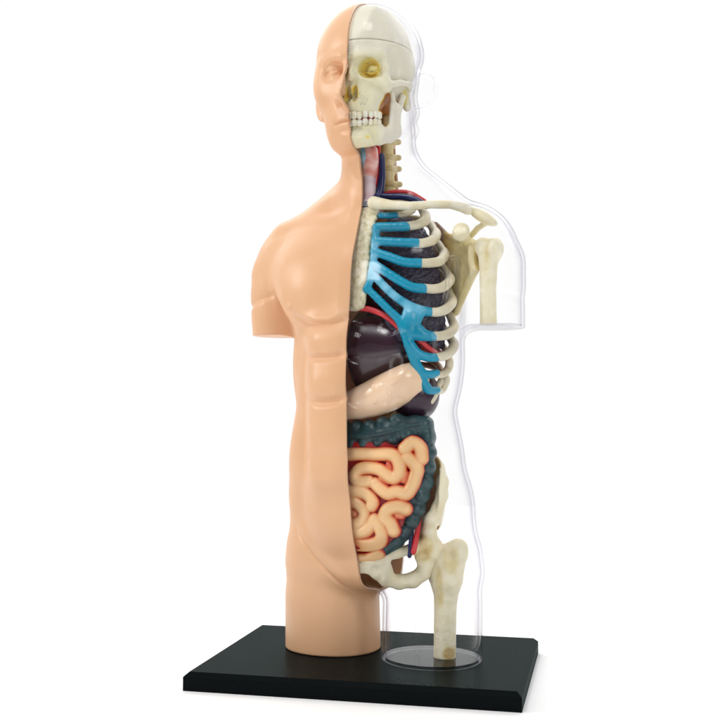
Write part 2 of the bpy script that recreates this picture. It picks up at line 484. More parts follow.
def head_sdf(p):
    z = p[:, 2]
    q = p.copy(); q[:, 1] += 0.16*np.maximum(z-30.4, 0); q[:, 1] = (q[:, 1]+1.12)*(1+0.09*np.maximum(z-30.4, 0))-1.12
    q[:, 0] *= 1+0.03*np.maximum(z-30.8, 0)
    d = ell(q, (0, -1.12, 30.80), (2.87, 2.45, 2.50))*0.93
    d = smin(d, ell(p, (0, -1.45, 28.5), (2.55, 2.0, 2.8)), 0.7)
    d = smin(d, ell(p, (0, -1.9, 26.75), (1.75, 1.35, 1.25)), 0.8)
    d = smin(d, ell(p, (0, -2.35, 26.05), (0.85, 0.85, 0.6)), 0.5)
    d = smin(d, caps(p, (1.95, -0.5, 27.6), (1.15, -2.0, 26.15), 0.4, 0.35), 0.9)   # jaw
    d = smin(d, ell(p, (1.6, -2.3, 28.6), (0.5, 0.6, 0.5)), 0.7)                # cheekbone
    d = smin(d, ell(p, (1.95, -1.75, 29.25), (0.78, 1.0, 1.1)), 0.8)
    # neck
    nk = caps(p, (0, 0.15, 22.2), (0, -0.35, 27.8), 2.15, 1.85)
    d = smin(d, nk, 0.5)
    d = smin(d, caps(p, (1.9, -0.1, 26.8), (0.45, -1.65, 23.0), 0.33, 0.3), 0.35)
    d = smin(d, ell(p, (0, -1.9, 24.9), (0.3, 0.3, 0.5)), 0.4)
    # brow, eye
    d = smin(d, caps(p, (0.35, -3.32, 30.12), (1.75, -2.72, 30.2), 0.27, 0.18), 0.35)
    d = ssub(d, ell(p, (1.05, -3.5, 29.52), (0.80, 0.72, 0.42), rotm('Z', -18)), 0.28)
    e = np.linalg.norm(p-np.array((1.02, -2.72, 29.43), F32), axis=1)
    d = smin(d, e-0.50, 0.05)
    lid = np.maximum(e-0.61, (29.56-z)+0.3*(p[:, 0]-1.02)**2)
    d = smin(d, lid, 0.06)
    lo_ = np.maximum(e-0.55, (z-29.26)+0.25*(p[:, 0]-1.02)**2)
    d = smin(d, lo_, 0.08)
    def arc(top, w_, r_=0.515, n_=9):
        o_ = []
        for i in range(n_):
            dx = -w_+2*w_*i/(n_-1); dz = top*(1-(dx/w_)**2)-0.05*(dx+0.1)
            o_.append((1.04+dx, -2.72-math.sqrt(max(r_*r_-dx*dx-dz*dz, 0.0)), 29.42+dz, 0.012))
        return o_
    near = ell(p, (1.05, -3.0, 29.45), (0.8, 0.7, 0.6)) < 0
    if near.any():
        g_ = np.zeros(len(p), F32); pn = p[near]
        for top, w_, r_, a_, s_ in ((0.17, 0.43, .53, .16, .055), (-0.13, 0.42, .53, .11, .055), (0.38, 0.52, .62, .13, .09)):
            g_[near] += a_*np.exp(-(np.maximum(path(pn, arc(top, w_, r_)), 0)/s_)**2)
        d = d+g_
    # nose
    d = smin(d, path(p, [(0, -3.38, 29.6, 0.2), (0, -3.66, 28.95, 0.22), (0, -3.88, 28.05, 0.36), (0, -3.6, 27.75, 0.3)], 0.1), 0.3)
    d = smin(d, ell(p, (0.43, -3.5, 27.9), (0.29, 0.42, 0.28)), 0.12)
    d = d+0.10*np.exp(-(np.maximum(path(p, [(0.62, -3.42, 28.2, .01), (0.78, -3.2, 27.95, .01), (0.68, -3.2, 27.68, .01)]), 0)/0.09)**2)
    d = ssub(d, ell(p, (0.26, -3.75, 27.55), (0.12, 0.22, 0.12)), 0.08)
    # mouth
    d = smin(d, ell(p, (0, -2.75, 27.0), (0.95, 0.36, 0.62)), 0.5)
    d = smin(d, caps(p, (0.1, -3.32, 27.02), (0.72, -3.02, 26.9), 0.15, 0.07), 0.09)
    d = smin(d, caps(p, (0.0, -3.26, 26.68), (0.6, -3.0, 26.74), 0.18, 0.08), 0.09)
    d = d+0.13*np.exp(-((z-26.85+0.06*p[:, 0]**2)/0.06)**2)*np.clip((0.98-p[:, 0])/0.2, 0, 1)*(p[:, 1] < -2.2)
    d = d+(0.07*np.exp(-((z-26.38)/0.12)**2)*np.exp(-(p[:, 0]/0.6)**2)+0.07*np.exp(-((p[:, 0]-0.92)/0.14)**2-((z-26.9)/0.3)**2))*(p[:, 1] < -2.0)
    # ear
    R = rotm('Z', -58)@rotm('X', -6)
    ear = ell(p, (3.02, -0.92, 28.65), (0.2, 0.66, 0.92), R)
    ear = ssub(ear, ell(p, (3.1, -1.12, 28.75), (0.16, 0.42, 0.6), R), 0.1)
    ear = smin(ear, ell(p, (2.72, -1.1, 27.95), (0.25, 0.25, 0.34)), 0.2)
    d = smin(d, ear, 0.18)
    return d

def inside(f, m_=0.17, xm=1.6):
    """keep an inner shape within the outer shell"""
    def g(p):
        d = f(p)
        k = (d < 0.6) & (p[:, 0] < xm)
        if k.any(): d[k] = np.maximum(d[k], body_sdf(p[k])+m_)
        return d
    return g
HB = 0.052
bv, bq = surface(body_sdf, (-8*HB, -4.8, -0.3), (8.3, 4.6, 34.2), HB, 2)
def half(name, mat, side, thick):
    v = bv.copy()
    q = bq
    if side < 0: v[:, 0] *= -1; q = bq[:, ::-1]
    v[np.abs(v[:, 0]) < 0.3*HB, 0] = 0.0
    o = mesh_obj(name, v, q, mat, model)
    bm = bmesh.new(); bm.from_mesh(o.data)
    bmesh.ops.bisect_plane(bm, geom=bm.verts[:]+bm.edges[:]+bm.faces[:], plane_co=(0, 0, 0), plane_no=(-side, 0, 0), clear_outer=True)
    bmesh.ops.dissolve_degenerate(bm, dist=3e-5, edges=bm.edges[:])
    bm.to_mesh(o.data); bm.free()
    md = o.modifiers.new('wall', 'SOLIDIFY'); md.thickness = thick*S; md.offset = -1; md.use_rim = True; md.use_even_offset = False
    return o
skin = half('skin_shell', M_skin, -1, 0.13)
skin['label'] = 'tan opaque skin half with face, chest, abdomen and arm stub'
# ------------------------------------------------------------------ more materials
def paint_by_attr(m_, stops, noise=0.0, nscale=150):
    """base colour from the painted 'wash' value stored on the mesh"""
    n, l = m_.node_tree.nodes, m_.node_tree.links
    b = n['Principled BSDF']
    at = n.new('ShaderNodeAttribute'); at.attribute_name = 'wash'
    rp = n.new('ShaderNodeValToRGB')
    e = rp.color_ramp.elements
    e[0].position, e[0].color = stops[0][0], stops[0][1]
    e[1].position, e[1].color = stops[-1][0], stops[-1][1]
    for s in stops[1:-1]:
        q = e.new(s[0]); q.color = s[1]
    t = n.new('ShaderNodeTexCoord')
    nz = n.new('ShaderNodeTexNoise'); nz.inputs['Scale'].default_value = nscale; nz.inputs['Detail'].default_value = 5
    l.new(t.outputs['Object'], nz.inputs['Vector'])
    ma = n.new('ShaderNodeMath'); ma.operation = 'MULTIPLY_ADD'; ma.inputs[1].default_value = noise
    l.new(nz.outputs['Fac'], ma.inputs[0])
    sb = n.new('ShaderNodeMath'); sb.operation = 'SUBTRACT'; sb.inputs[1].default_value = noise*0.5
    l.new(at.outputs['Fac'], sb.inputs[0]); l.new(sb.outputs[0], ma.inputs[2])
    l.new(ma.outputs[0], rp.inputs['Fac']); l.new(rp.outputs['Color'], b.inputs['Base Color'])
    return m_
def set_wash(o, f):
    me = o.data
    co = np.zeros(len(me.vertices)*3); me.vertices.foreach_get('co', co)
    w = f((co.reshape(-1, 3)/S).astype(F32))
    a = me.attributes.new('wash', 'FLOAT', 'POINT')
    a.data.foreach_set('value', np.clip(w, 0, 1).astype(F32))

IV = hexc(232, 226, 205); IVY = hexc(222, 208, 150); YEL = hexc(206, 184, 72); BRN = hexc(150, 92, 30)
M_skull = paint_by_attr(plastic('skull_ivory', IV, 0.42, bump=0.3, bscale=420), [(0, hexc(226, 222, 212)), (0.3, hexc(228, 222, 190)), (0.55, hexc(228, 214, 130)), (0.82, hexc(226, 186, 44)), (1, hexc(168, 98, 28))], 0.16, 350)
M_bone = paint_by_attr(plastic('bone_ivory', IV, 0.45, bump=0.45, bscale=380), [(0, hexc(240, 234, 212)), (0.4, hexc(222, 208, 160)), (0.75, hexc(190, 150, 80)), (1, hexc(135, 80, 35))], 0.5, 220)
M_rib = plastic('rib_ivory', hexc(222, 214, 190), 0.4, hexc(206, 196, 166), 120, 0.05, 500)
M_stern = plastic('sternum_ivory', hexc(236, 230, 204), 0.5, hexc(204, 192, 146), 450, 0.9, 420)
M_clav = plastic('clavicle_ivory', hexc(232, 226, 204), 0.42, hexc(220, 208, 170), 150, 0.1, 450)
M_scap = paint_by_attr(plastic('scapula_ivory', IV, 0.45, bump=0.4, bscale=300), [(0, hexc(230, 222, 192)), (0.4, hexc(228, 214, 162)), (0.75, hexc(200, 172, 98)), (1, hexc(112, 66, 28))], 0.4, 220)
M_tooth = plastic('tooth_white', hexc(238, 236, 222), 0.25, hexc(226, 216, 180), 260)
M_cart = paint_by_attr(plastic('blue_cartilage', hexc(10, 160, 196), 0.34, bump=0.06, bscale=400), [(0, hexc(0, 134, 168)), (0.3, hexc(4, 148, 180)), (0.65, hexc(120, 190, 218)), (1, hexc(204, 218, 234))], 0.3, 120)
M_red = plastic('artery_red', hexc(196, 22, 32), 0.3, hexc(214, 60, 66), 180)
M_navy = plastic('vein_navy', hexc(22, 30, 84), 0.32)
M_diaph = plastic('diaphragm_red', hexc(214, 62, 66), 0.35, hexc(200, 44, 52), 220, 0.2, 500)
M_muscle = plastic('neck_muscle', hexc(222, 140, 130), 0.4, hexc(240, 198, 188), 230, 0.2, 500, lo=.4, hi=.6)
M_trachea = plastic('trachea_white', hexc(228, 210, 214), 0.4, hexc(212, 176, 186), 220, 0.1, 400)
M_thyroid = plastic('larynx_blue', hexc(110, 176, 214), 0.35, hexc(168, 206, 226), 250)
M_lung = plastic('lung_slate', hexc(36, 34, 50), 0.42, hexc(66, 58, 82), 260, 0.5, 350)
M_heart = plastic('heart_maroon', hexc(92, 28, 26), 0.35, hexc(50, 16, 18), 80)
M_liver = plastic('liver_purple', hexc(50, 18, 36), 0.25, hexc(40, 14, 30), 40, 0.03, 300, coat=0.6)
M_spleen = plastic('spleen_purple', hexc(48, 22, 44), 0.28, hexc(30, 12, 26), 60)
M_stomach = paint_by_attr(plastic('stomach_beige', hexc(226, 190, 156), 0.3, bump=0.12, bscale=120, coat=0.5), [(0, hexc(250, 226, 196)), (0.3, hexc(242, 208, 176)), (0.6, hexc(226, 188, 140)), (1, hexc(170, 100, 68))], 0.5, 60)
M_colon = plastic('colon_teal', hexc(28, 56, 62), 0.38, hexc(42, 76, 80), 90, 0.12, 400)
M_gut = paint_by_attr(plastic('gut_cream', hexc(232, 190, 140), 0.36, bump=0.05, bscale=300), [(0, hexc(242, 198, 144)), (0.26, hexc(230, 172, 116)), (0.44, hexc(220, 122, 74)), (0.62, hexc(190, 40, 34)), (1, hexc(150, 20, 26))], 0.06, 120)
M_disc = plastic('spine_ivory', hexc(222, 206, 156), 0.5, hexc(206, 186, 126), 150, 0.2, 300)
# ------------------------------------------------------------------ skull
CUT_Z = 30.88
def cranium(p):
    q = p.copy(); q[:, 1] += 0.11*np.maximum(p[:, 2]-30.4, 0)
    d = ell(q, (0, -0.97, 30.78), (2.02, 2.39, 2.56))
    d = smin(d, ell(p, (0, 0.1, 29.9), (1.75, 1.7, 1.9)), 0.6)
    return d
def skull_sdf(p):
    q = p.copy(); q[:, 0] = np.abs(q[:, 0]); p = q
    z = p[:, 2]
    d = cranium(p)
    d = smin(d, caps(p, (0.25, -3.02, 30.12), (1.3, -2.62, 30.2), 0.25, 0.22), 0.35)
    d = smin(d, ell(p, (0, -2.0, 28.5), (1.2, 1.15, 1.3)), 0.4)
    d = ssub(d, ell(p, (2.15, -2.0, 29.75), (0.62, 0.75, 0.95)), 0.25)
    d = smin(d, path(p, [(1.42, -2.48, 30.05, .17), (1.52, -2.3, 29.5, .17), (1.45, -2.25, 29.0, .22), (1.0, -2.65, 28.78, .2), (0.45, -2.95, 28.95, .18)], 0.1), 0.22)
    d = smin(d, ell(p, (1.38, -2.25, 28.68), (0.40, 0.42, 0.36)), 0.25)
    d = smin(d, path(p, [(1.5, -2.1, 28.75, .19), (1.85, -1.4, 28.98, .15), (1.95, -0.7, 29.08, .14), (1.8, -0.05, 29.1, .2)], 0.1), 0.15)
    d = smin(d, ell(p, (0, -2.35, 27.75), (0.98, 0.9, 0.72)), 0.3)
    d = smin(d, caps(p, (0, -2.98, 29.6), (0, -3.42, 28.86), 0.2, 0.13), 0.25)
    d = smin(d, caps(p, (0.35, -2.9, 29.4), (0.42, -3.0, 28.2), 0.14, 0.12), 0.2)
    d = smin(d, ell(p, (1.5, 0.1, 28.55), (0.3, 0.36, 0.62)), 0.25)
    # openings
    R = rotm('Z', -16)
    d = ssub(d, ell(p, (0.86, -3.0, 29.47), (0.56, 0.62, 0.50), R), 0.08)
    d = smin(d, ell(p, (0.84, -2.5, 29.52), (0.26, 0.24, 0.2), R), 0.12)
    d = smin(d, path(p, [(0.55, -2.62, 29.36, .05), (0.85, -2.72, 29.24, .06), (1.2, -2.55, 29.33, .05)], .02), 0.08)
    nose = ell(p, (0.16, -3.3, 28.25), (0.14, 0.6, 0.40), rotm('Y', 12))
    nose = smin(nose, ell(p, (0.2, -3.3, 28.02), (0.15, 0.55, 0.2)), 0.08)
    d = ssub(d, nose, 0.07)
    d = ssub(d, ell(p, (1.32, -1.55, 27.7), (0.36, 0.36, 0.75)), 0.12)
    d = ssub(d, np.linalg.norm(p-np.array((0.92, -3.08, 28.55), F32), axis=1)-0.12, 0.05)
    d = ssub(d, ell(p, (0, -1.2, 26.9), (0.75, 1.3, 0.75)), 0.2)
    d = smin(d, path(p, [(0, -2.88, 27.28, .17), (0.45, -2.72, 27.28, .17), (0.78, -2.3, 27.36, .17), (0.9, -1.85, 27.45, .17)], .05), 0.08)
    # tooth roots
    d = d-0.012*np.sin(p[:, 0]*22)*np.clip(1-np.abs(z-27.55)/0.4, 0, 1)*(p[:, 1] < -1.8)
    return d+0.008*noise3(p, 9, 3)
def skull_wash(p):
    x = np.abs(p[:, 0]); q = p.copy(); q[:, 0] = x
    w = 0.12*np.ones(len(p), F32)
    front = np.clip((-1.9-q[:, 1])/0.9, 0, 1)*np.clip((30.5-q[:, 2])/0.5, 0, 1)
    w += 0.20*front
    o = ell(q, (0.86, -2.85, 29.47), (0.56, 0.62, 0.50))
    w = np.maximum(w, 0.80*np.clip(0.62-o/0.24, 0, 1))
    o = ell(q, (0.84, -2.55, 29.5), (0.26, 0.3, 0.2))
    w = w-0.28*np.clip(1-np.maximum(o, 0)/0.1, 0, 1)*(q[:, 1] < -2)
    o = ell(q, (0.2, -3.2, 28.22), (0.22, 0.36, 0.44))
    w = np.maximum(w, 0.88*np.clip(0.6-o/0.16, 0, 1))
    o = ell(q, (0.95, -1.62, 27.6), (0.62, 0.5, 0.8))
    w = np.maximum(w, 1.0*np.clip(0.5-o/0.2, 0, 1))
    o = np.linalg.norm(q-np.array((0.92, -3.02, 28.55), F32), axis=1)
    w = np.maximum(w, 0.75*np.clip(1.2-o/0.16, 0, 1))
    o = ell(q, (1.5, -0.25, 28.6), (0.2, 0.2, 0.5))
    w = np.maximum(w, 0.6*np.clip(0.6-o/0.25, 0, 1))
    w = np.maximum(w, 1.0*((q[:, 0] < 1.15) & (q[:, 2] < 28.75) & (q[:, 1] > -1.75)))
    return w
skull = sdf_obj('skull', inside(lambda p: smax(skull_sdf(p), p[:, 2]-CUT_Z+0.012, 0.04), 0.14, 9), (-2.3, -3.9, 26.7), (2.3, 2.0, 31.1), 0.05, M_skull, model)
set_wash(skull, skull_wash)
skull['label'] = 'ivory skull with yellow painted eye socket and nose opening'
cap = sdf_obj('skull_cap', inside(lambda p: smax(cranium(p)+0.008*noise3(p, 9, 3), CUT_Z+0.012-p[:, 2], 0.04), 0.135, 9), (-2.3, -3.7, 30.6), (2.3, 2.0, 33.7), 0.06, M_skull, skull)
set_wash(cap, lambda p: 0.05+0.08*np.clip((-1.5-p[:, 1]), 0, 1))
def jaw_sdf(p):
    q = p.copy(); q[:, 0] = np.abs(q[:, 0])
    s = q.copy(); s[:, 2] = s[:, 2]/1.75
    Z = lambda z: z/1.75
    d = path(s, [(0, -2.82, Z(26.05), .29), (0.6, -2.66, Z(26.08), .29), (1.0, -2.0, Z(26.28), .27), (1.22, -1.3, Z(26.42), .22), (1.36, -0.75, Z(26.7), .2)], 0.12)
    d = smin(d, ell(q, (0, -3.0, 25.72), (0.55, 0.3, 0.32)), 0.2)
    s = q.copy(); s[:, 1] = s[:, 1]/2.5
    r = path(s, [(1.34, -1.05/2.5, 26.65, .225), (1.42, -1.07/2.5, 27.9, .205)])
    d = smin(d, r, 0.15)
    d = smin(d, path(q, [(1.42, -1.3, 27.9, .16), (1.42, -1.42, 28.5, .09)]), 0.15)
    d = smin(d, path(q, [(1.44, -0.7, 27.9, .17), (1.5, -0.42, 28.55, .17)]), 0.15)
    d = smin(d, path(q, [(0, -2.82, 26.62, .15), (0.43, -2.68, 26.62, .15), (0.75, -2.27, 26.70, .15), (0.9, -1.8, 26.8, .15)], .05), 0.12)
    d = ssub(d, np.linalg.norm(q-np.array((0.78, -2.88, 26.02), F32), axis=1)-0.07, 0.05)
    d = smin(d, path(q, [(0.3, -3.02, 25.66, .05), (0.8, -2.72, 25.72, .05), (1.2, -1.7, 25.98, .05)], .02), 0.1)
    return d+0.008*noise3(p, 11, 8)
jaw = sdf_obj('lower_jaw', inside(jaw_sdf, 0.14), (-1.9, -3.6, 25.1), (1.9, 0.2, 28.9), 0.045, M_skull, skull)
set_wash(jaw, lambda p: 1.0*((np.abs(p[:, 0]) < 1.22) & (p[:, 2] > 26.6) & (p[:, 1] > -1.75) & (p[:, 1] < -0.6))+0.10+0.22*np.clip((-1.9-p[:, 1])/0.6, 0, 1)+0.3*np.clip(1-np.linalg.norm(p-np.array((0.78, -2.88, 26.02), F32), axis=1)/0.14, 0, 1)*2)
ARC = []
for i in range(7):
    t = i/6*1.22
    ARC.append((1.02*math.sin(t), -1.95-1.22*math.cos(t), t))
def teeth_sdf(zc, hgt, sc):
    cs = []
    for i, (x, y, t) in enumerate([(0.14, 0, .13), (0.41, 0, .40), (0.65, 0, .68), (0.83, 0, .95), (0.94, 0, 1.2), (0.99, 0, 1.45)]):
        x = 1.04*sc*math.sin(t); y = -1.85-(3.2-1.85)*sc*math.cos(t)
        zz = zc+0.22*(1-math.cos(t))
        cs.append((x, y, zz, t))
    def f(p):
        q = p.copy(); q[:, 0] = np.abs(q[:, 0])
        d = None
        for i_, (x, y, z, t) in enumerate(cs):
            z = z+(0.02, -0.015, 0.03, 0.0, 0.01, -0.02)[i_]
            w = (0.15, 0.125, 0.14, 0.125, 0.15, 0.17)[i_]
            e = box(q, (x, y, z), (w, 0.12, hgt), 0.115, rotm('Z', math.degrees(t)))
            d = e if d is None else np.minimum(d, e)
        return d
    return f
o = sdf_obj('upper_teeth', teeth_sdf(27.13, 0.20, 0.93), (-1.3, -3.5, 26.7), (1.3, -1.2, 27.9), 0.03, M_tooth, skull)
o = sdf_obj('lower_teeth', teeth_sdf(26.76, 0.18, 0.90), (-1.3, -3.5, 26.3), (1.3, -1.2, 27.4), 0.03, M_tooth, skull)
tube_obj('gum', [(-0.85, -2.4, 27.1), (-0.6, -2.8, 26.98), (0, -3.0, 26.94), (0.6, -2.8, 26.98), (0.85, -2.4, 27.1)], 0.07, plastic('gum_red', hexc(120, 34, 28), .5), skull)

# ------------------------------------------------------------------ neck and spine
spc = [(0, 0.75, 27.9), (0, 0.75, 26), (0, 0.95, 24), (0, 1.5, 22), (0, 2.0, 19), (0, 1.95, 16), (0, 1.5, 13), (0, 1.0, 10.5), (0, 1.2, 8.5)]
spine = tube_obj('spine', spc, 0.33, M_disc, model)
sv, _ = tube(spc, 0.1, cap=False, seg=3, sub=10)
cl = sv.reshape(-1, 3, 3).mean(1)
vs = []
def vert_sdf(r):
    def f(p):
        q = p.copy(); q[:, 0] = np.abs(q[:, 0])
        d = ell(q, (0, 0, 0), (0.56*r, 0.46*r, 0.27*r))
        d = smin(d, caps(q, (0.3*r, 0.2*r, 0), (0.60*r, 0.35*r, 0.02), 0.2*r, 0.18*r), 0.12)
        d = smin(d, caps(q, (0, 0.3*r, 0), (0, 0.85*r, -0.15*r), 0.14*r, 0.09*r), 0.12)
        return d
    return f
vv, vq = surface(vert_sdf(1.0), (-1, -.8, -.6), (1, 1.3, .6), 0.07)
vproto = None
zc_ = 27.3
while zc_ > 8.6:
    i = int(np.argmin(abs(cl[:, 2]-zc_))); r = 0.86 if zc_ > 22.5 else 1.0
    if vproto is None:
        vproto = mesh_obj('vertebra', vv, vq, M_disc, spine); o = vproto
    else:
        o = vproto.copy(); C.objects.link(o); o.parent = spine
    o.location = tuple(cl[i]*S); o.scale = (r, r, r)
    zc_ -= 0.70 if zc_ > 22.5 else 0.85
neck = tube_obj('throat_muscle', [P(370, 152, -1.2), P(369, 162, -1.2), P(369, 172, -1.15), P(368, 182, -1.1)], [.42, .5, .46, .36], M_muscle, model)
tube_obj('windpipe', [P(369, 178, -1.2), P(369, 188, -1.2), P(369, 203, -1.25)], [.34, .36, .36], M_trachea, model)
tube_obj('voice_box', [P(365, 151, -1.3), P(365, 159, -1.45), P(365, 166, -1.5)], [.3, .3, .16], M_thyroid, model)
tube_obj('carotid_artery', [P(377, 148, -0.75), P(376.5, 160, -0.8), P(376, 172, -0.85), P(374, 186, -0.95), P(371, 200, -1.1)], [.2, .2, .19, .19, .2], M_red, model)
tube_obj('artery_branch', [P(375, 180, -1.1), P(372, 172, -1.35), P(374, 163, -1.3)], .06, M_trachea, model)
tube_obj('jugular_vein', [P(381.5, 156, -0.7), P(382, 168, -0.75), P(381.5, 180, -0.85), P(379, 194, -1.0), P(372, 202, -1.3), P(363, 208, -1.5)], [.17, .17, .19, .22, .26, .26], M_navy, model)
tube_obj('subclavian_artery', [P(382, 196, -0.7), P(390, 193, -0.6), P(402, 192, -0.45), P(412, 194, -0.3), P(424, 201, -0.2)], .13, M_red, model)
tube_obj('subclavian_vein', [P(380, 196, -1.0), P(392, 196.5, -0.85), P(404, 197, -0.7), P(416, 200, -0.55), P(426, 206, -0.5)], .17, M_navy, model)
# ------------------------------------------------------------------ rib cage
CZ = [12.0, 12.97, 13.72, 14.71, 15.7, 16.7, 17.95, 18.96, 20.23, 21.27, 22.33, 22.9, 23.4]
CA = [2.9, 3.15, 3.6, 3.9, 4.15, 4.2, 4.1, 3.98, 3.72, 3.3, 2.7, 2.0, 1.2]
CYC, CYB = -0.35, 2.5
def cage_a(z): return float(np.interp(z, CZ, CA))
def cage_b(z): return float(np.interp(z, [12, 16, 19, 21, 22.5, 23.4], [2.35, 2.5, 2.35, 2.0, 1.55, 1.1]))
def on_cage(u, v, inset=0.0):
    """front hit of a pixel's ray on the rib cage; the closest pass when it misses"""
    d = ray(u, v); t = np.linspace(44, 62, 1800)
    q = CB+t[:, None]*d
    a = np.interp(q[:, 2], CZ, CA)-inset
    b = np.interp(q[:, 2], [12, 16, 19, 21, 22.5, 23.4], [2.35, 2.5, 2.35, 2.0, 1.55, 1.1])-inset
    k = np.sqrt((q[:, 0]/a)**2+((q[:, 1]-CYC)/b)**2)
    h = np.where(k < 1)[0]
    i = h[0] if len(h) else int(np.argmin(k))
    p = q[i].copy()
    if not len(h):                                  # pull the closest pass onto the cage
        p[0] /= k[i]; p[1] = CYC+(p[1]-CYC)/k[i]
    return p
def rib_back(p, rise, n=6):
    """from the side of the cage round to the spine"""
    a, b = cage_a(p[2])-0.15, cage_b(p[2])
    ph0 = math.atan2((p[1]-CYC)/b, p[0]/a)
    out = []
    for i in range(1, n+1):
        t = i/n; ph = ph0+(math.radians(80)-ph0)*t
        z = p[2]+rise*math.sin(t*math.pi/2)
        out.append(np.array([(cage_a(min(z, 22.8))*(1-.3*0)+0)*math.cos(ph) if False else a*math.cos(ph), CYC+b*math.sin(ph)*1.0, z]))
    return out
RIBS = [  # end of the blue cartilage, then the bone as seen, then rise of the part at the back
    ([(396, 215), (404, 214), (412, 211), (418, 206)], 0.5),
    ([(407, 226), (416, 225), (425, 221), (430.5, 215)], 1.0),
    ([(416, 243), (424, 243), (433, 240), (438.5, 234)], 1.2),
    ([(419, 263), (429, 263), (440, 261), (446.5, 254)], 1.3),
    ([(424, 288), (433, 289), (443, 287), (450, 280)], 1.4),
    ([(430, 312), (438, 312), (446, 309), (452, 302)], 1.5),
    ([(433, 336), (440, 336), (448, 334), (454, 327)], 1.5),
    ([(437, 357), (444, 356), (450, 352), (454, 345)], 1.5),
    ([(436, 375), (443, 374), (448, 369), (449.5, 362)], 1.4),
    ([(437, 391), (442, 390), (446, 385), (446.5, 379)], 1.3),
]
for i, (px, rise) in enumerate(RIBS):
    f = [on_cage(u, v) for u, v in px]
    b = rib_back(f[-1], rise)
    n = len(f)+len(b)
    rr = [0.215, 0.235, 0.25, 0.255][:len(f)]+[0.22]*len(b)
    if i == 0: rr = [0.15, .16, .16, .16]+[.15]*len(b)
    if i > 7: rr = [0.17, 0.19, 0.21, 0.21]+[0.18]*len(b)
    tube_obj('rib', f+b, rr, M_rib, model, seg=14)
fl = [P(431, 401, -0.9), P(434, 396, -0.7), P(437, 388, -0.3)]
tube_obj('floating_rib', fl+rib_back(np.array([3.2, -0.1, 13.9]), 1.0), [.17, .18, .17]+[.16]*6, M_rib, model)

# blue cartilage: one moulded piece
def cpt(u, v, r, lift=0.0):
    q = on_cage(u, v); return (q[0], q[1]-lift, q[2], r*1.1)
CART = [
    [(377, 227, .2), (390, 227, .21), (407, 226.5, .21)],
    [(377, 228, .19), (375, 242, .17), (374, 256, .16), (372.5, 268, .16), (370, 281, .16), (366, 290, .15)],
    [(376, 241, .2), (392, 242, .2), (417, 243, .21)],
    [(375, 252, .19), (390, 257, .2), (404, 262, .2), (420, 263, .21)],
    [(374, 264, .19), (386, 272, .2), (402, 282, .2), (412, 287, .2), (424, 288.5, .21)],
    [(372, 273, .18), (384, 286, .18), (396, 297, .18), (408, 305, .2), (419, 310, .22), (430, 312, .2)],
    [(367, 288, .16), (378, 299, .17), (389, 310, .17), (399, 320, .19), (404, 330, .22), (409, 345, .22), (415, 362, .21), (421, 378, .21), (427, 390, .22)],
    [(408, 310, .2), (406, 322, .24), (410, 332, .26), (421, 335, .26), (434, 336.5, .2)],
    [(420, 312, .24), (415, 322, .26)],
    [(411, 315, .3), (409, 328, .3)],
    [(417, 329, .27), (424, 335, .24)],
    [(410, 345, .24), (417, 353, .21), (427, 357, .19), (437, 357.5, .18)],
    [(417, 365, .2), (423, 373, .18), (430, 374.5, .17), (436.5, 373, .17)],
    [(423, 382, .2), (430, 390.5, .2), (437, 390, .17)],
]
def smooth_row(row):
    tv, _ = tube([q[:3] for q in row], 0.1, seg=3, cap=False, sub=3)
    c = tv.reshape(-1, 3, 3).mean(1)
    t = np.linspace(0, len(row)-1, len(c)); r = np.interp(t, np.arange(len(row)), [q[3] for q in row])
    return [tuple(a)+(float(b),) for a, b in zip(c, r)]
CARTP = [smooth_row([cpt(*q) for q in row]) for row in CART]
def cart_sdf(p):
    d = None
    for row in CARTP:
        e = path(p, row, 0.05)
        d = e if d is None else smin(d, e, 0.09)
    return d
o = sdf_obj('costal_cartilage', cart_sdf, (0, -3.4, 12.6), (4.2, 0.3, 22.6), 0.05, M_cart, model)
def cart_highlights(p):  # pale highlight spots painted into the blue colour
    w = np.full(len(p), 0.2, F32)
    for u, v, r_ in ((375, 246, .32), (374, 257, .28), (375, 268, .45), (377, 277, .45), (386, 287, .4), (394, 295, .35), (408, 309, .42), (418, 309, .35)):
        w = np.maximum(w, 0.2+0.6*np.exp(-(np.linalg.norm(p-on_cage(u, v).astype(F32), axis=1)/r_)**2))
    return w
set_wash(o, cart_highlights)
o['label'] = 'turquoise blue cartilage joining the ribs to the breastbone'
q = [on_cage(381, 215.5), on_cage(388, 215.5), on_cage(397, 215)]
tube_obj('costal_cartilage', q, .165, M_cart, model)

# breastbone
def stern_sdf(p):
    z = p[:, 2]
    a = table([16.9, 17.4, 18.2, 19, 20, 21, 21.8, 22.5, 23], [0.3, 0.45, 0.62, 0.62, 0.62, 0.62, 0.75, 0.85, 0.7], z, 0.12)
    yc = table([17, 19, 21, 22.7], [-2.78, -2.6, -2.2, -1.75], z, 0.3)
    d = sect(p, a, F32(0.19), yc, 3)
    d = smax(smax(d, z-22.75, 0.2), 17.35-z, 0.3)
    return d+0.02*noise3(p, 14, 5)
o = sdf_obj('breastbone', inside(stern_sdf), (-1, -3.3, 16.8), (1.1, -1.2, 23), 0.05, M_stern, model)
# collar bone
o = sdf_obj('collar_bone', lambda p: path(p, [tuple(P(u, v, y))+(r,) for u, v, y, r in
    [(374, 203, -2.0, .34), (381, 204, -2.02, .30), (392, 205, -2.05, .23), (410, 206, -2.0, .21), (430, 204.5, -1.6, .20), (450, 204.5, -1.05, .21), (462, 207, -.75, .25), (468, 209.5, -.55, .27)]])+0.008*noise3(p, 9, 2),
    (0, -2.9, 21.7), (5.9, .2, 23.5), 0.05, M_clav, model)

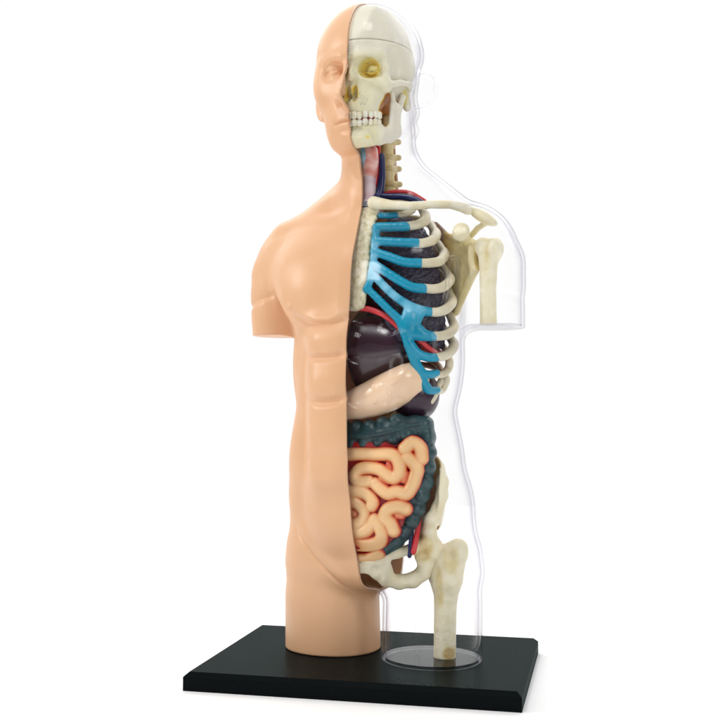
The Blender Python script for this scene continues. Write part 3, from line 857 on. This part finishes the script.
# shoulder blade
def plane_pt(u, v, o_, n_):
    d = ray(u, v); return CB+d*(((o_-CB)@n_)/(d@n_))
def poly_sdf(p, org, e1, e2, poly, h, r=0.05):
    """rounded slab whose outline is a polygon in the plane (e1, e2)"""
    e1 = np.asarray(e1, F32); e2 = np.asarray(e2, F32); nn = np.cross(e1, e2)
    q = p-np.asarray(org, F32)
    x, y, w = q@e1, q@e2, q@nn
    d2 = np.full(len(p), 1e9, F32); s = np.ones(len(p), F32)
    n = len(poly)
    for i in range(n):
        a = poly[i]; b = poly[(i+1) % n]
        ex, ey = b[0]-a[0], b[1]-a[1]
        wx, wy = x-a[0], y-a[1]
        t = np.clip((wx*ex+wy*ey)/(ex*ex+ey*ey), 0, 1)
        d2 = np.minimum(d2, (wx-ex*t)**2+(wy-ey*t)**2)
        c1 = y >= a[1]; c2 = y < b[1]; c3 = ex*wy > ey*wx
        s = np.where((c1 & c2 & c3) | (~c1 & ~c2 & ~c3), -s, s)
    d = s*np.sqrt(d2)
    k = 2*r
    return smax(d, np.abs(w)-h, k)
so = np.array([5.0, 0.25, 20.0]); s1 = np.array([-1, 0.72, 0]); s1 /= np.linalg.norm(s1)
s2 = np.array([0, 0, 1.0]); sn = np.cross(s1, s2)
def to_plane(pts, o_, a_, b_):
    n_ = np.cross(a_, b_)
    return [((plane_pt(u, v, o_, n_)-o_)@a_, (plane_pt(u, v, o_, n_)-o_)@b_) for u, v in pts]
sp = to_plane([(474, 240), (477, 262), (472, 277), (464, 292), (458, 306), (454, 318), (449, 318), (440, 300), (425, 262), (420, 232), (428, 218), (436, 223), (446, 234), (458, 236), (466, 238)], so, s1, s2)
def scap_sdf(p):
    d = poly_sdf(p, so, s1, s2, sp, 0.07, 0.05)
    B = lambda u, v, f=0.0: tuple(plane_pt(u, v, so, sn)-np.array([0, f, 0]))
    d = smin(d, path(p, [B(476, 268)+(.2,), B(467, 288)+(.17,), B(456, 312)+(.18,)], .05), 0.2)
    d = smin(d, path(p, [B(436, 224)+(.1,), B(447, 235)+(.12,), B(462, 240)+(.2,)], .05), 0.15)
    d = smin(d, ell(p, tuple(P(474, 257, 0.1)), (0.32, 0.34, 0.88)), 0.15)
    d = ssub(d, ell(p, tuple(P(479, 257, -0.15)), (0.2, 0.3, 0.62)), 0.08)
    # coracoid
    c = P(461, 232, -0.95)
    d = smin(d, ell(p, c, (0.42, 0.45, 0.46), rotm('Y', 25)), 0.1)
    d = smin(d, caps(p, tuple(c), B(468, 243), .28, .25), 0.15)
    # acromion and its spine
    d = smin(d, ell(p, tuple(P(483, 216.5, -0.1)), (0.86, 0.5, 0.3), rotm('Y', 33)), 0.06)
    d = smin(d, path(p, [tuple(P(489, 221, 0.2))+(.16,), tuple(P(478, 228, 0.5))+(.15,), tuple(P(468, 239, 0.7))+(.15,), B(462, 246)+(.12,)], .05), 0.12)
    d = smin(d, path(p, [B(463, 262)+(.07,), B(462, 285)+(.07,), B(456, 308)+(.05,)], .03), 0.15)
    return d+0.01*noise3(p, 7, 11)
def scap_wash(p):
    q = plane_pt(461, 232, so, sn)
    u = pix(p.astype(float))[:, 0]
    w = 0.42-0.4*np.clip((p[:, 0]-4.6)/1.2, 0, 1)
    # brown wash toward the medial border
    w += 0.75*np.clip((3.75-p[:, 0])/1.3, 0, 1)
    w = np.where((p[:, 1] < -0.35), 0.12, w)
    w = np.maximum(w, 0.6*np.clip(1.0-ell(p, tuple(P(478, 257, -0.1)), (0.16, 0.3, 0.6))/0.12, 0, 1))
    return w
blade = sdf_obj('shoulder_blade', scap_sdf, (1.5, -1.9, 16.5), (7.2, 3.4, 22.9), 0.055, M_scap, model)
set_wash(blade, scap_wash)

def arm_sdf(p):
    z = p[:, 2]
    d = ell(p, tuple(P(483, 246, 0.0)), (0.42, 0.5, 0.42))
    d = smin(d, ell(p, tuple(P(495.5, 248, 0.0)), (0.38, 0.5, 0.52)), 0.2)
    t = P(489, 252, 0); m1 = P(488.5, 268, 0); m2 = P(488, 290, 0); e = P(488.5, 330, 0)
    d = smin(d, path(p, [tuple(t)+(.56,), tuple(m1)+(.45,), tuple(m2)+(.405,), tuple(e)+(.42,)]), 0.3)
    d = ssub(d, path(p, [tuple(P(486.5, 243, -0.55))+(.06,), tuple(P(486.5, 270, -0.46))+(.04,)]), 0.14)
    d = smax(d, P(488, 325.5, 0)[2]-z, 0.05)
    return d+0.008*noise3(p, 9, 21)
hum = sdf_obj('upper_arm_bone', arm_sdf, (5.0, -1, 16.2), (7.2, 1, 21.6), 0.05, M_bone, model)
set_wash(hum, lambda p: 0.12+0.3*np.clip(1-np.linalg.norm((p-P(486.5, 256, -0.45).astype(F32))*np.array([1, .6, .25], F32), axis=1)/0.28, 0, 1)+0.2*np.clip((17.3-p[:, 2]), 0, 1))

# ------------------------------------------------------------------ lungs, heart, diaphragm
def lung_sdf(p):
    z = p[:, 2]
    a = np.interp(z, CZ, CA).astype(F32)-0.42
    b = np.interp(z, [12, 16, 19, 21, 22.5, 23.4], [2.35, 2.5, 2.35, 2.0, 1.55, 1.1]).astype(F32)-0.45
    d = sect(p, np.maximum(a, .3), np.maximum(b, .3), F32(CYC), 2)
    d = smax(d, 0.75-p[:, 0]+0.35*np.clip(18-z, 0, 2), 0.5)
    d = smax(d, z-22.5, 0.8)
    dome = ell(p, (0.8, -0.3, 13.6), (3.5, 2.9, 2.95))
    d = ssub(d, dome, 0.2)
    d = smax(d, 14.3-z, 0.4)
    n = np.abs(noise3(p, 16, 4))+np.abs(noise3(p, 26, 6))*.6
    return d+0.09*n
o = sdf_obj('lung', lung_sdf, (0, -2.9, 14), (4, 2.4, 22.9), 0.06, M_lung, model)
o = sdf_obj('heart', lambda p: smin(ell(p, (0.95, -1.35, 18.6), (0.95, 0.95, 1.5), rotm('Y', 25)), ell(p, (0.6, -1.2, 19.9), (0.6, 0.6, 0.8)), 0.3), (-.6, -2.6, 16.6), (2.4, 0, 21), 0.07, M_heart, model)
rim = [P(345, 310, -2.4), P(354, 308, -2.55)]+[on_cage(u, v, 0.28) for u, v in [(368, 309), (380, 313), (390, 319), (398, 326), (407, 332), (417, 338), (427, 347), (436, 354), (441, 356)]]
rimb = [np.array([3.55, 0.3, 15.3]), np.array([3.0, 1.2, 15.3]), np.array([1.6, 1.7, 15.4]), np.array([0.1, 1.6, 15.5])]
ring = rim[1:]+rimb
dv, df = tube(rim+rimb, 0.155, seg=12)
apex = np.array([0.8, -0.3, 16.75])
V = list(dv); Fc = list(df); K = 8
rs = []
for k in range(K+1):
    t = k/K
    row = []
    for r_ in ring:
        q = r_*(1-t)+apex*t
        q[2] = r_[2]+(max(apex[2], r_[2])-r_[2])*math.sin(t*math.pi/2)
        row.append(len(V)); V.append(q)
    rs.append(row)
for k in range(K):
    for i in range(len(ring)-1):
        Fc.append((rs[k][i], rs[k][i+1], rs[k+1][i+1], rs[k+1][i]))
mesh_obj('diaphragm', np.array(V), Fc, M_diaph, model)
# ------------------------------------------------------------------ organs of the belly
LC = P(362, 352, -0.9)
def liver_sdf(p):
    d = ell(p, LC, (2.75, 1.85, 2.15), rotm('Y', -8))
    d = smin(d, ell(p, P(396, 348, -0.9), (1.2, 1.35, 1.35)), 0.8)
    return smax(d, -0.6-p[:, 0], 0.3)
sdf_obj('liver', inside(liver_sdf), (-1.2, -3.1, 12), (4, 1.6, 18), 0.07, M_liver, model)
ST = [tuple(P(338, 410, -1.95))+(.72,), tuple(P(358, 403, -2.0))+(.78,), tuple(P(378, 396, -2.05))+(.92,), tuple(P(396, 386, -1.95))+(1.03,), tuple(P(409, 375, -1.75))+(.74,)]
st_o = np.array([1.0, -2.05, 13.2])
st_poly = to_plane([(325, 398), (350, 391), (362, 384.5), (375, 377.5), (390, 370), (402, 364), (410, 362), (417, 366), (421, 373), (421.5, 381), (417, 391), (408, 401), (396, 409), (380, 415.5), (362, 419.5), (345, 420.5), (325, 421)], st_o, np.array([1.0, 0, 0]), np.array([0, 0, 1.0]))
def stomach_sdf(p):
    q = p-np.asarray(st_o, F32)
    x, w_, y = q[:, 0], q[:, 1], q[:, 2]
    q2 = np.stack([x, 0*x, y], -1)
    din = -poly_sdf(q2, (0, 0, 0), (1, 0, 0), (0, 0, 1), st_poly, 5.0, 0.01)
    back = 0.16*np.maximum(x-0.2, 0)**2
    R_ = 0.95
    hh = 0.95*np.sqrt(np.clip(1-(1-np.clip(din, 0, R_)/R_)**2, 0, 1))+0.05
    d = np.where(din > 0, (np.abs(w_-back)-hh)*0.65, np.maximum(-din, np.abs(w_-back)-0.05))
    for pts in ([(383, 384), (388, 391), (394, 402)], [(386, 386), (392, 384), (398, 381)], [(372, 385), (377, 396), (375, 403)]):
        d = smin(d, path(p, [tuple(P(u, v, -2.98+0.004*abs(u-375)))+(.03,) for u, v in pts]), 0.10)
    return smax(d, -0.8-p[:, 0], 0.2)
o = sdf_obj('stomach', inside(stomach_sdf), (-1.2, -3.4, 11.4), (3.6, -.4, 15.4), 0.055, M_stomach, model)
set_wash(o, lambda p: 0.3+0.5*np.clip((p[:, 2]-(13.35+0.55*p[:, 0]))/0.8, 0, 1)+0.1*np.clip((p[:, 0]-2.0), 0, 1))
sdf_obj('spleen', lambda p: ell(p, P(416, 396, -0.6), (1.15, 1.3, 1.35), rotm('Y', 15)), (1, -2.5, 11), (5, 1.5, 15), 0.07, M_spleen, model)

TC = [(338, 434, -2.0), (356, 435, -2.05), (372, 434, -2.1), (388, 432, -2.05), (403, 429, -1.85), (415, 427, -1.5)]
DC = [(415, 427, -1.5, .62), (423, 433, -1.2, .62), (424, 450, -1.05, .58), (424, 468, -1.0, .57), (420, 486, -1.1, .55), (415, 503, -1.2, .55), (408, 520, -1.4, .54), (400, 534, -1.6, .50), (391, 545, -1.9, .42)]
def colon_sdf(p):
    d = path(p, [tuple(P(u, v, y))+(.56,) for u, v, y in TC], 0.2)
    d = smin(d, path(p, [tuple(P(u, v, y))+(r-.08,) for u, v, y, r in DC], 0.2), 0.2)
    # pouches, upper and lower row
    for u, v in ((344, 427), (357, 427), (370, 426), (383, 423), (397, 420)):
        d = smin(d, ell(p, P(u, v, -2.15+0.011*max(0, u-390)), (.33, .50, .34)), 0.18)
    for u, v in ((340, 443), (353, 444), (366, 443.5), (380, 441.5), (395, 438), (408, 434)):
        d = smin(d, ell(p, P(u, v, -2.2+0.011*max(0, u-390)), (.34, .48, .36)), 0.16)
    for u, v in ((426, 424), (428, 438), (429, 453), (428, 468), (426, 483), (422, 496), (418, 509), (412, 521), (405, 532), (396, 541), (387, 548)):
        d = smin(d, ell(p, P(u, v, -1.25-0.008*max(0, v-480)), (.36, .55, .40)), 0.16)
    for u, v in ((417, 488), (412, 500), (407, 513), (400, 525), (392, 535), (384, 543)):
        d = smin(d, ell(p, P(u, v, -1.5-0.004*max(0, v-480)), (.36, .45, .40)), 0.16)
    # band between the rows
    band = path(p, [tuple(P(u, v, y))+(.09,) for u, v, y in [(338, 437, -2.66), (358, 436.5, -2.68), (376, 435, -2.68), (392, 431.5, -2.6), (408, 426, -2.35), (420, 424, -1.98)]], 0.03)
    return smin(d, band, 0.08)
sdf_obj('large_intestine', inside(colon_sdf), (-1.4, -3.2, 4.5), (4.2, 0.3, 13), 0.055, M_colon, model)

def yint(u, v):
    return -2.52+0.6*max(0, (u-376)/48)**2+1.2*max(0, (v-535)/35)**2
def coil(o, pts, r=.32):
    out = []
    for x, y in pts:
        u, v = 345+x/8, o+y/8
        out.append((u, v))
    # Catmull-Rom smoothing in between
    q = [tuple(P(u, v, yint(u, v))) for u, v in out]
    tv, _ = tube(q, 0.1, seg=3, cap=False, sub=3)
    c = tv.reshape(-1, 3, 3).mean(1)
    return [tuple(k)+(r,) for k in c]
GUT = [
    coil(430, [(-30, 196), (60, 196), (160, 192), (260, 195), (340, 192), (400, 207), (437, 262), (440, 335), (395, 385), (340, 355), (285, 315), (205, 298), (125, 312), (85, 358), (100, 405), (150, 415), (205, 410)], .36),
    coil(430, [(505, 222), (575, 300), (562, 380), (538, 450), (492, 508), (420, 492), (355, 508), (300, 474), (250, 428)], .37),
    coil(430, [(485, 150), (540, 100), (597, 140), (612, 228)], .37),
    coil(430, [(-20, 480), (60, 482), (130, 490), (195, 520), (235, 575), (225, 600)], .37),
    coil(490, [(10, 130), (70, 95), (130, 125), (165, 180), (145, 245), (90, 268), (20, 260)], .36),
    coil(490, [(485, 150), (425, 130), (350, 155), (325, 215), (372, 262), (393, 320)], .38),
    coil(490, [(20, 335), (90, 335), (165, 330), (215, 290), (250, 235), (280, 290), (305, 360), (275, 415), (200, 432), (110, 432), (40, 432)], .36),
    coil(430, [(300, 382), (350, 404)], .22),
    coil(430, [(482, 345), (470, 402)], .2),
    coil(430, [(352, 272), (364, 300)], .17),
    coil(490, [(50, 178), (82, 186)], .24),
    coil(490, [(425, 200), (452, 206)], .22),
    coil(490, [(30, 530), (120, 530), (200, 528), (280, 500)], .31),
]
def gut_sdf(p):
    d = None
    for row in GUT:
        lo = np.array([min(q[k] for q in row)-1.0 for k in range(3)]); hi = np.array([max(q[k] for q in row)+1.0 for k in range(3)])
        m_ = ((p > lo) & (p < hi)).all(1)
        e = np.full(len(p), 0.6, F32)
        if m_.any(): e[m_] = path(p[m_], row)
        d = e if d is None else smin(d, e, 0.035)
    return smax(d+0.035*noise3(p, 5, 9), -0.9-p[:, 0], .1)
gut = sdf_obj('small_intestine', inside(gut_sdf), (-1.2, -3.1, 4.6), (4.0, 0, 11.6), 0.045, M_gut, model, project=1)
g_all = np.array([q[:3] for row in GUT for q in row])
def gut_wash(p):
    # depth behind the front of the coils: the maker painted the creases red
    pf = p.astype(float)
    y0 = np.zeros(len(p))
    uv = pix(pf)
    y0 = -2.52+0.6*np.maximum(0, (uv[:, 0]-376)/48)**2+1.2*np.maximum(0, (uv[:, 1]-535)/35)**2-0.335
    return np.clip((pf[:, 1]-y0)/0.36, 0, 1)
set_wash(gut, gut_wash)
# red membrane behind the coils
mo = np.array([1.0, -2.0, 8]); m1_ = np.array([1.0, 0, 0]); m2_ = np.array([0, 0, 1.0])
mp = to_plane([(330, 440), (400, 440), (420, 436), (424, 455), (421, 475), (416, 498), (408, 515), (399, 535), (388, 547), (370, 549), (345, 549), (330, 540)], mo, m1_, m2_)
mo[1] = -2.29
sdf_obj('intestine_membrane', lambda p: poly_sdf(p+np.stack([0*p[:, 0], -0.16*np.maximum(0, p[:, 0]-0.6)**2, 0*p[:, 0]], -1), mo, m1_, m2_, mp, 0.3, 0.1), (-1.2, -3, 4), (4, 1, 12), 0.08, plastic('membrane_red', hexc(168, 26, 30), 0.4), model)

# ------------------------------------------------------------------ pelvis and thigh bone
def pel_sdf(p):
    q = p.copy(); q[:, 0] = np.abs(q[:, 0]); p = q
    G = lambda u, v, y, r: tuple(P(u, v, y))+(r,)
    # iliac wing: a curved bowl
    bowl_c = np.array([1.2, -1.6, 8.4], F32)
    k = ell(p, bowl_c, (2.72, 3.2, 4.2))
    wing = np.abs(k)-0.10
    wing = smax(wing, -(p[:, 1]+1.3+0.0*p[:, 2]), 0.1)
    wing = smax(wing, ell(p, P(430, 493, 0.6), (2.0, 2.6, 1.95)), 0.15)
    wing = smax(wing, 0.9-p[:, 0], 0.2)
    d = wing
    # thick front border of the wing, from crest to socket
    rim_ = path(p, [G(424, 452, 1.6, .16), G(431, 459, 0.6, .19), G(439, 469, 0.0, .24), G(442.5, 482, -0.35, .29), G(442, 495, -0.6, .29), G(437.5, 508, -0.85, .28), G(431, 519, -1.0, .31), G(429, 531, -0.8, .36), G(431, 543, -0.5, .42)], 0.15)
    d = smin(d, rim_, 0.2)
    d = smin(d, path(p, [G(427, 522, -0.3, .4), G(420, 544, -0.6, .36)]), 0.2)
    d = smin(d, path(p, [G(424, 452, 1.6, .16), (1.6, 2.3, 9.6, .2), (0.9, 2.2, 8.4, .3)], 0.1), 0.2)
    # socket, pubic branch, sitting bone
    d = smin(d, ell(p, P(431, 551, -0.3), (0.68, 0.7, 0.72)), 0.25)
    d = smin(d, path(p, [G(424, 545, -0.9, .36), G(411, 549.5, -1.4, .27), G(397, 553, -1.7, .24), G(380, 559, -1.95, .25), G(366, 566, -2.1, .28), G(356, 570, -2.1, .26)], 0.15), 0.2)
    d = smin(d, path(p, [G(366, 567, -2.1, .26), G(377, 573, -1.8, .30), G(386, 580, -1.5, .32), G(399, 582, -1.15, .36), G(413, 580, -0.85, .38), G(423, 573, -0.6, .36), G(428, 562, -0.5, .40), G(430, 551, -0.4, .40)], 0.15), 0.15)
    d = smin(d, path(p, [G(424, 568, -0.7, .3), G(420, 556, -0.9, .26), G(421, 548, -0.9, .3)], .1), 0.15)
    d = smin(d, path(p, [G(384, 562, -1.85, .32), G(387, 574, -1.6, .34)], .1), 0.2)
    return d+0.012*noise3(p, 6, 14)+0.008*noise3(p, 15, 15)
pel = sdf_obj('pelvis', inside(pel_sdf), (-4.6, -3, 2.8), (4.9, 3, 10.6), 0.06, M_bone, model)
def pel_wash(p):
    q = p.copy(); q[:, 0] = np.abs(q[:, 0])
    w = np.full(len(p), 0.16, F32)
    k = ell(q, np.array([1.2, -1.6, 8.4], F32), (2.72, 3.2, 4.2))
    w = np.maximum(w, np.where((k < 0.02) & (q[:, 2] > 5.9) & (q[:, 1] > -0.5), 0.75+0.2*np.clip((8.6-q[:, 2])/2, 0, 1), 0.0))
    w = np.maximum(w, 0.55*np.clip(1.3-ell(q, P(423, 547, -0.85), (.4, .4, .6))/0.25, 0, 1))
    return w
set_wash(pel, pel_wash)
sac = sdf_obj('sacrum', lambda p: smin(ell(p, (0, 1.9, 7.9), (1.25, 0.6, 1.5)), ell(p, (0, 2.0, 6.2), (0.5, 0.35, 1.1)), 0.4), (-1.5, 1, 4.8), (1.5, 3, 9.8), 0.08, M_disc, model)

def fem_sdf(p):
    z = p[:, 2]
    G = lambda u, v, y, r: tuple(P(u, v, y))+(r,)
    d = path(p, [G(447, 580, 0, .68), G(445.5, 603, 0, .57), G(445, 630, 0, .55), G(444.5, 670, 0, .55)])
    d = smin(d, path(p, [G(448, 578, 0, .66), G(450, 565, 0, .70), G(454, 556, 0, .62)], .2), 0.4)
    d = smin(d, ell(p, P(457, 551, 0), (0.56, 0.55, 0.58)), 0.25)
    d = smin(d, path(p, [G(459, 546, 0.1, .32), G(456, 551, 0.1, .4)]), 0.25)
    d = smin(d, path(p, [G(450, 556, -0.1, .42), G(441, 552, -0.25, .36), G(433, 548, -0.3, .38)], .1), 0.3)
    d = smin(d, path(p, [G(434, 578, 0.05, .28), G(440, 584, 0, .4)]), 0.35)
    # ridge from the neck down to the inner side
    d = smin(d, path(p, [G(447, 551, -0.5, .14), G(440, 562, -0.55, .15), G(434, 574, -0.35, .16)], .05), 0.22)
    d = ssub(d, path(p, [G(452, 563, -0.75, .12), G(449, 556, -0.72, .12)]), 0.3)
    return smax(d, 0.14-z, 0.06)+0.012*noise3(p, 7, 31)
fem = sdf_obj('thigh_bone', fem_sdf, (2.3, -1.4, 0.0), (5.7, 1.4, 6.9), 0.055, M_bone, model)
def fem_wash(p):
    w = np.full(len(p), 0.14, F32)
    w = np.maximum(w, 0.34*np.clip(1.2-ell(p, P(450, 560, -0.7), (.25, .4, .5))/0.35, 0, 1))
    w = np.maximum(w, 0.42*np.clip(1.1-ell(p, P(440, 585, -0.6), (.12, .3, .9))/0.2, 0, 1))
    w = np.maximum(w, 0.6*np.clip(1.0-ell(p, P(449, 654, -0.4), (.22, .4, .25))/0.2, 0, 1))
    return w
set_wash(fem, fem_wash)
tube_obj('femoral_artery', [P(419, 520, -1.1), P(416.5, 536, -1.6), P(413.5, 552, -2.0)], .14, M_red, model)
tube_obj('femoral_vein', [P(413, 523, -1.2), P(411, 540, -1.7), P(409.5, 556, -2.0)], .11, M_navy, model)
# ------------------------------------------------------------------ clear half, last so the organs read inside it
clear = half('clear_shell', M_clear, 1, 0.17)
clear['label'] = 'transparent half of the body with ear, shoulder, arm stub and leg'
tube_obj('clear_rod', [P(417, 652, -0.1), P(416.5, 620, -0.1), P(415.5, 590, -0.1)], .12, M_clear, model)  # thin clear rod inside the clear leg
model['label'] = 'anatomical torso, half tan skin and half clear shell over painted organs, on a black board'
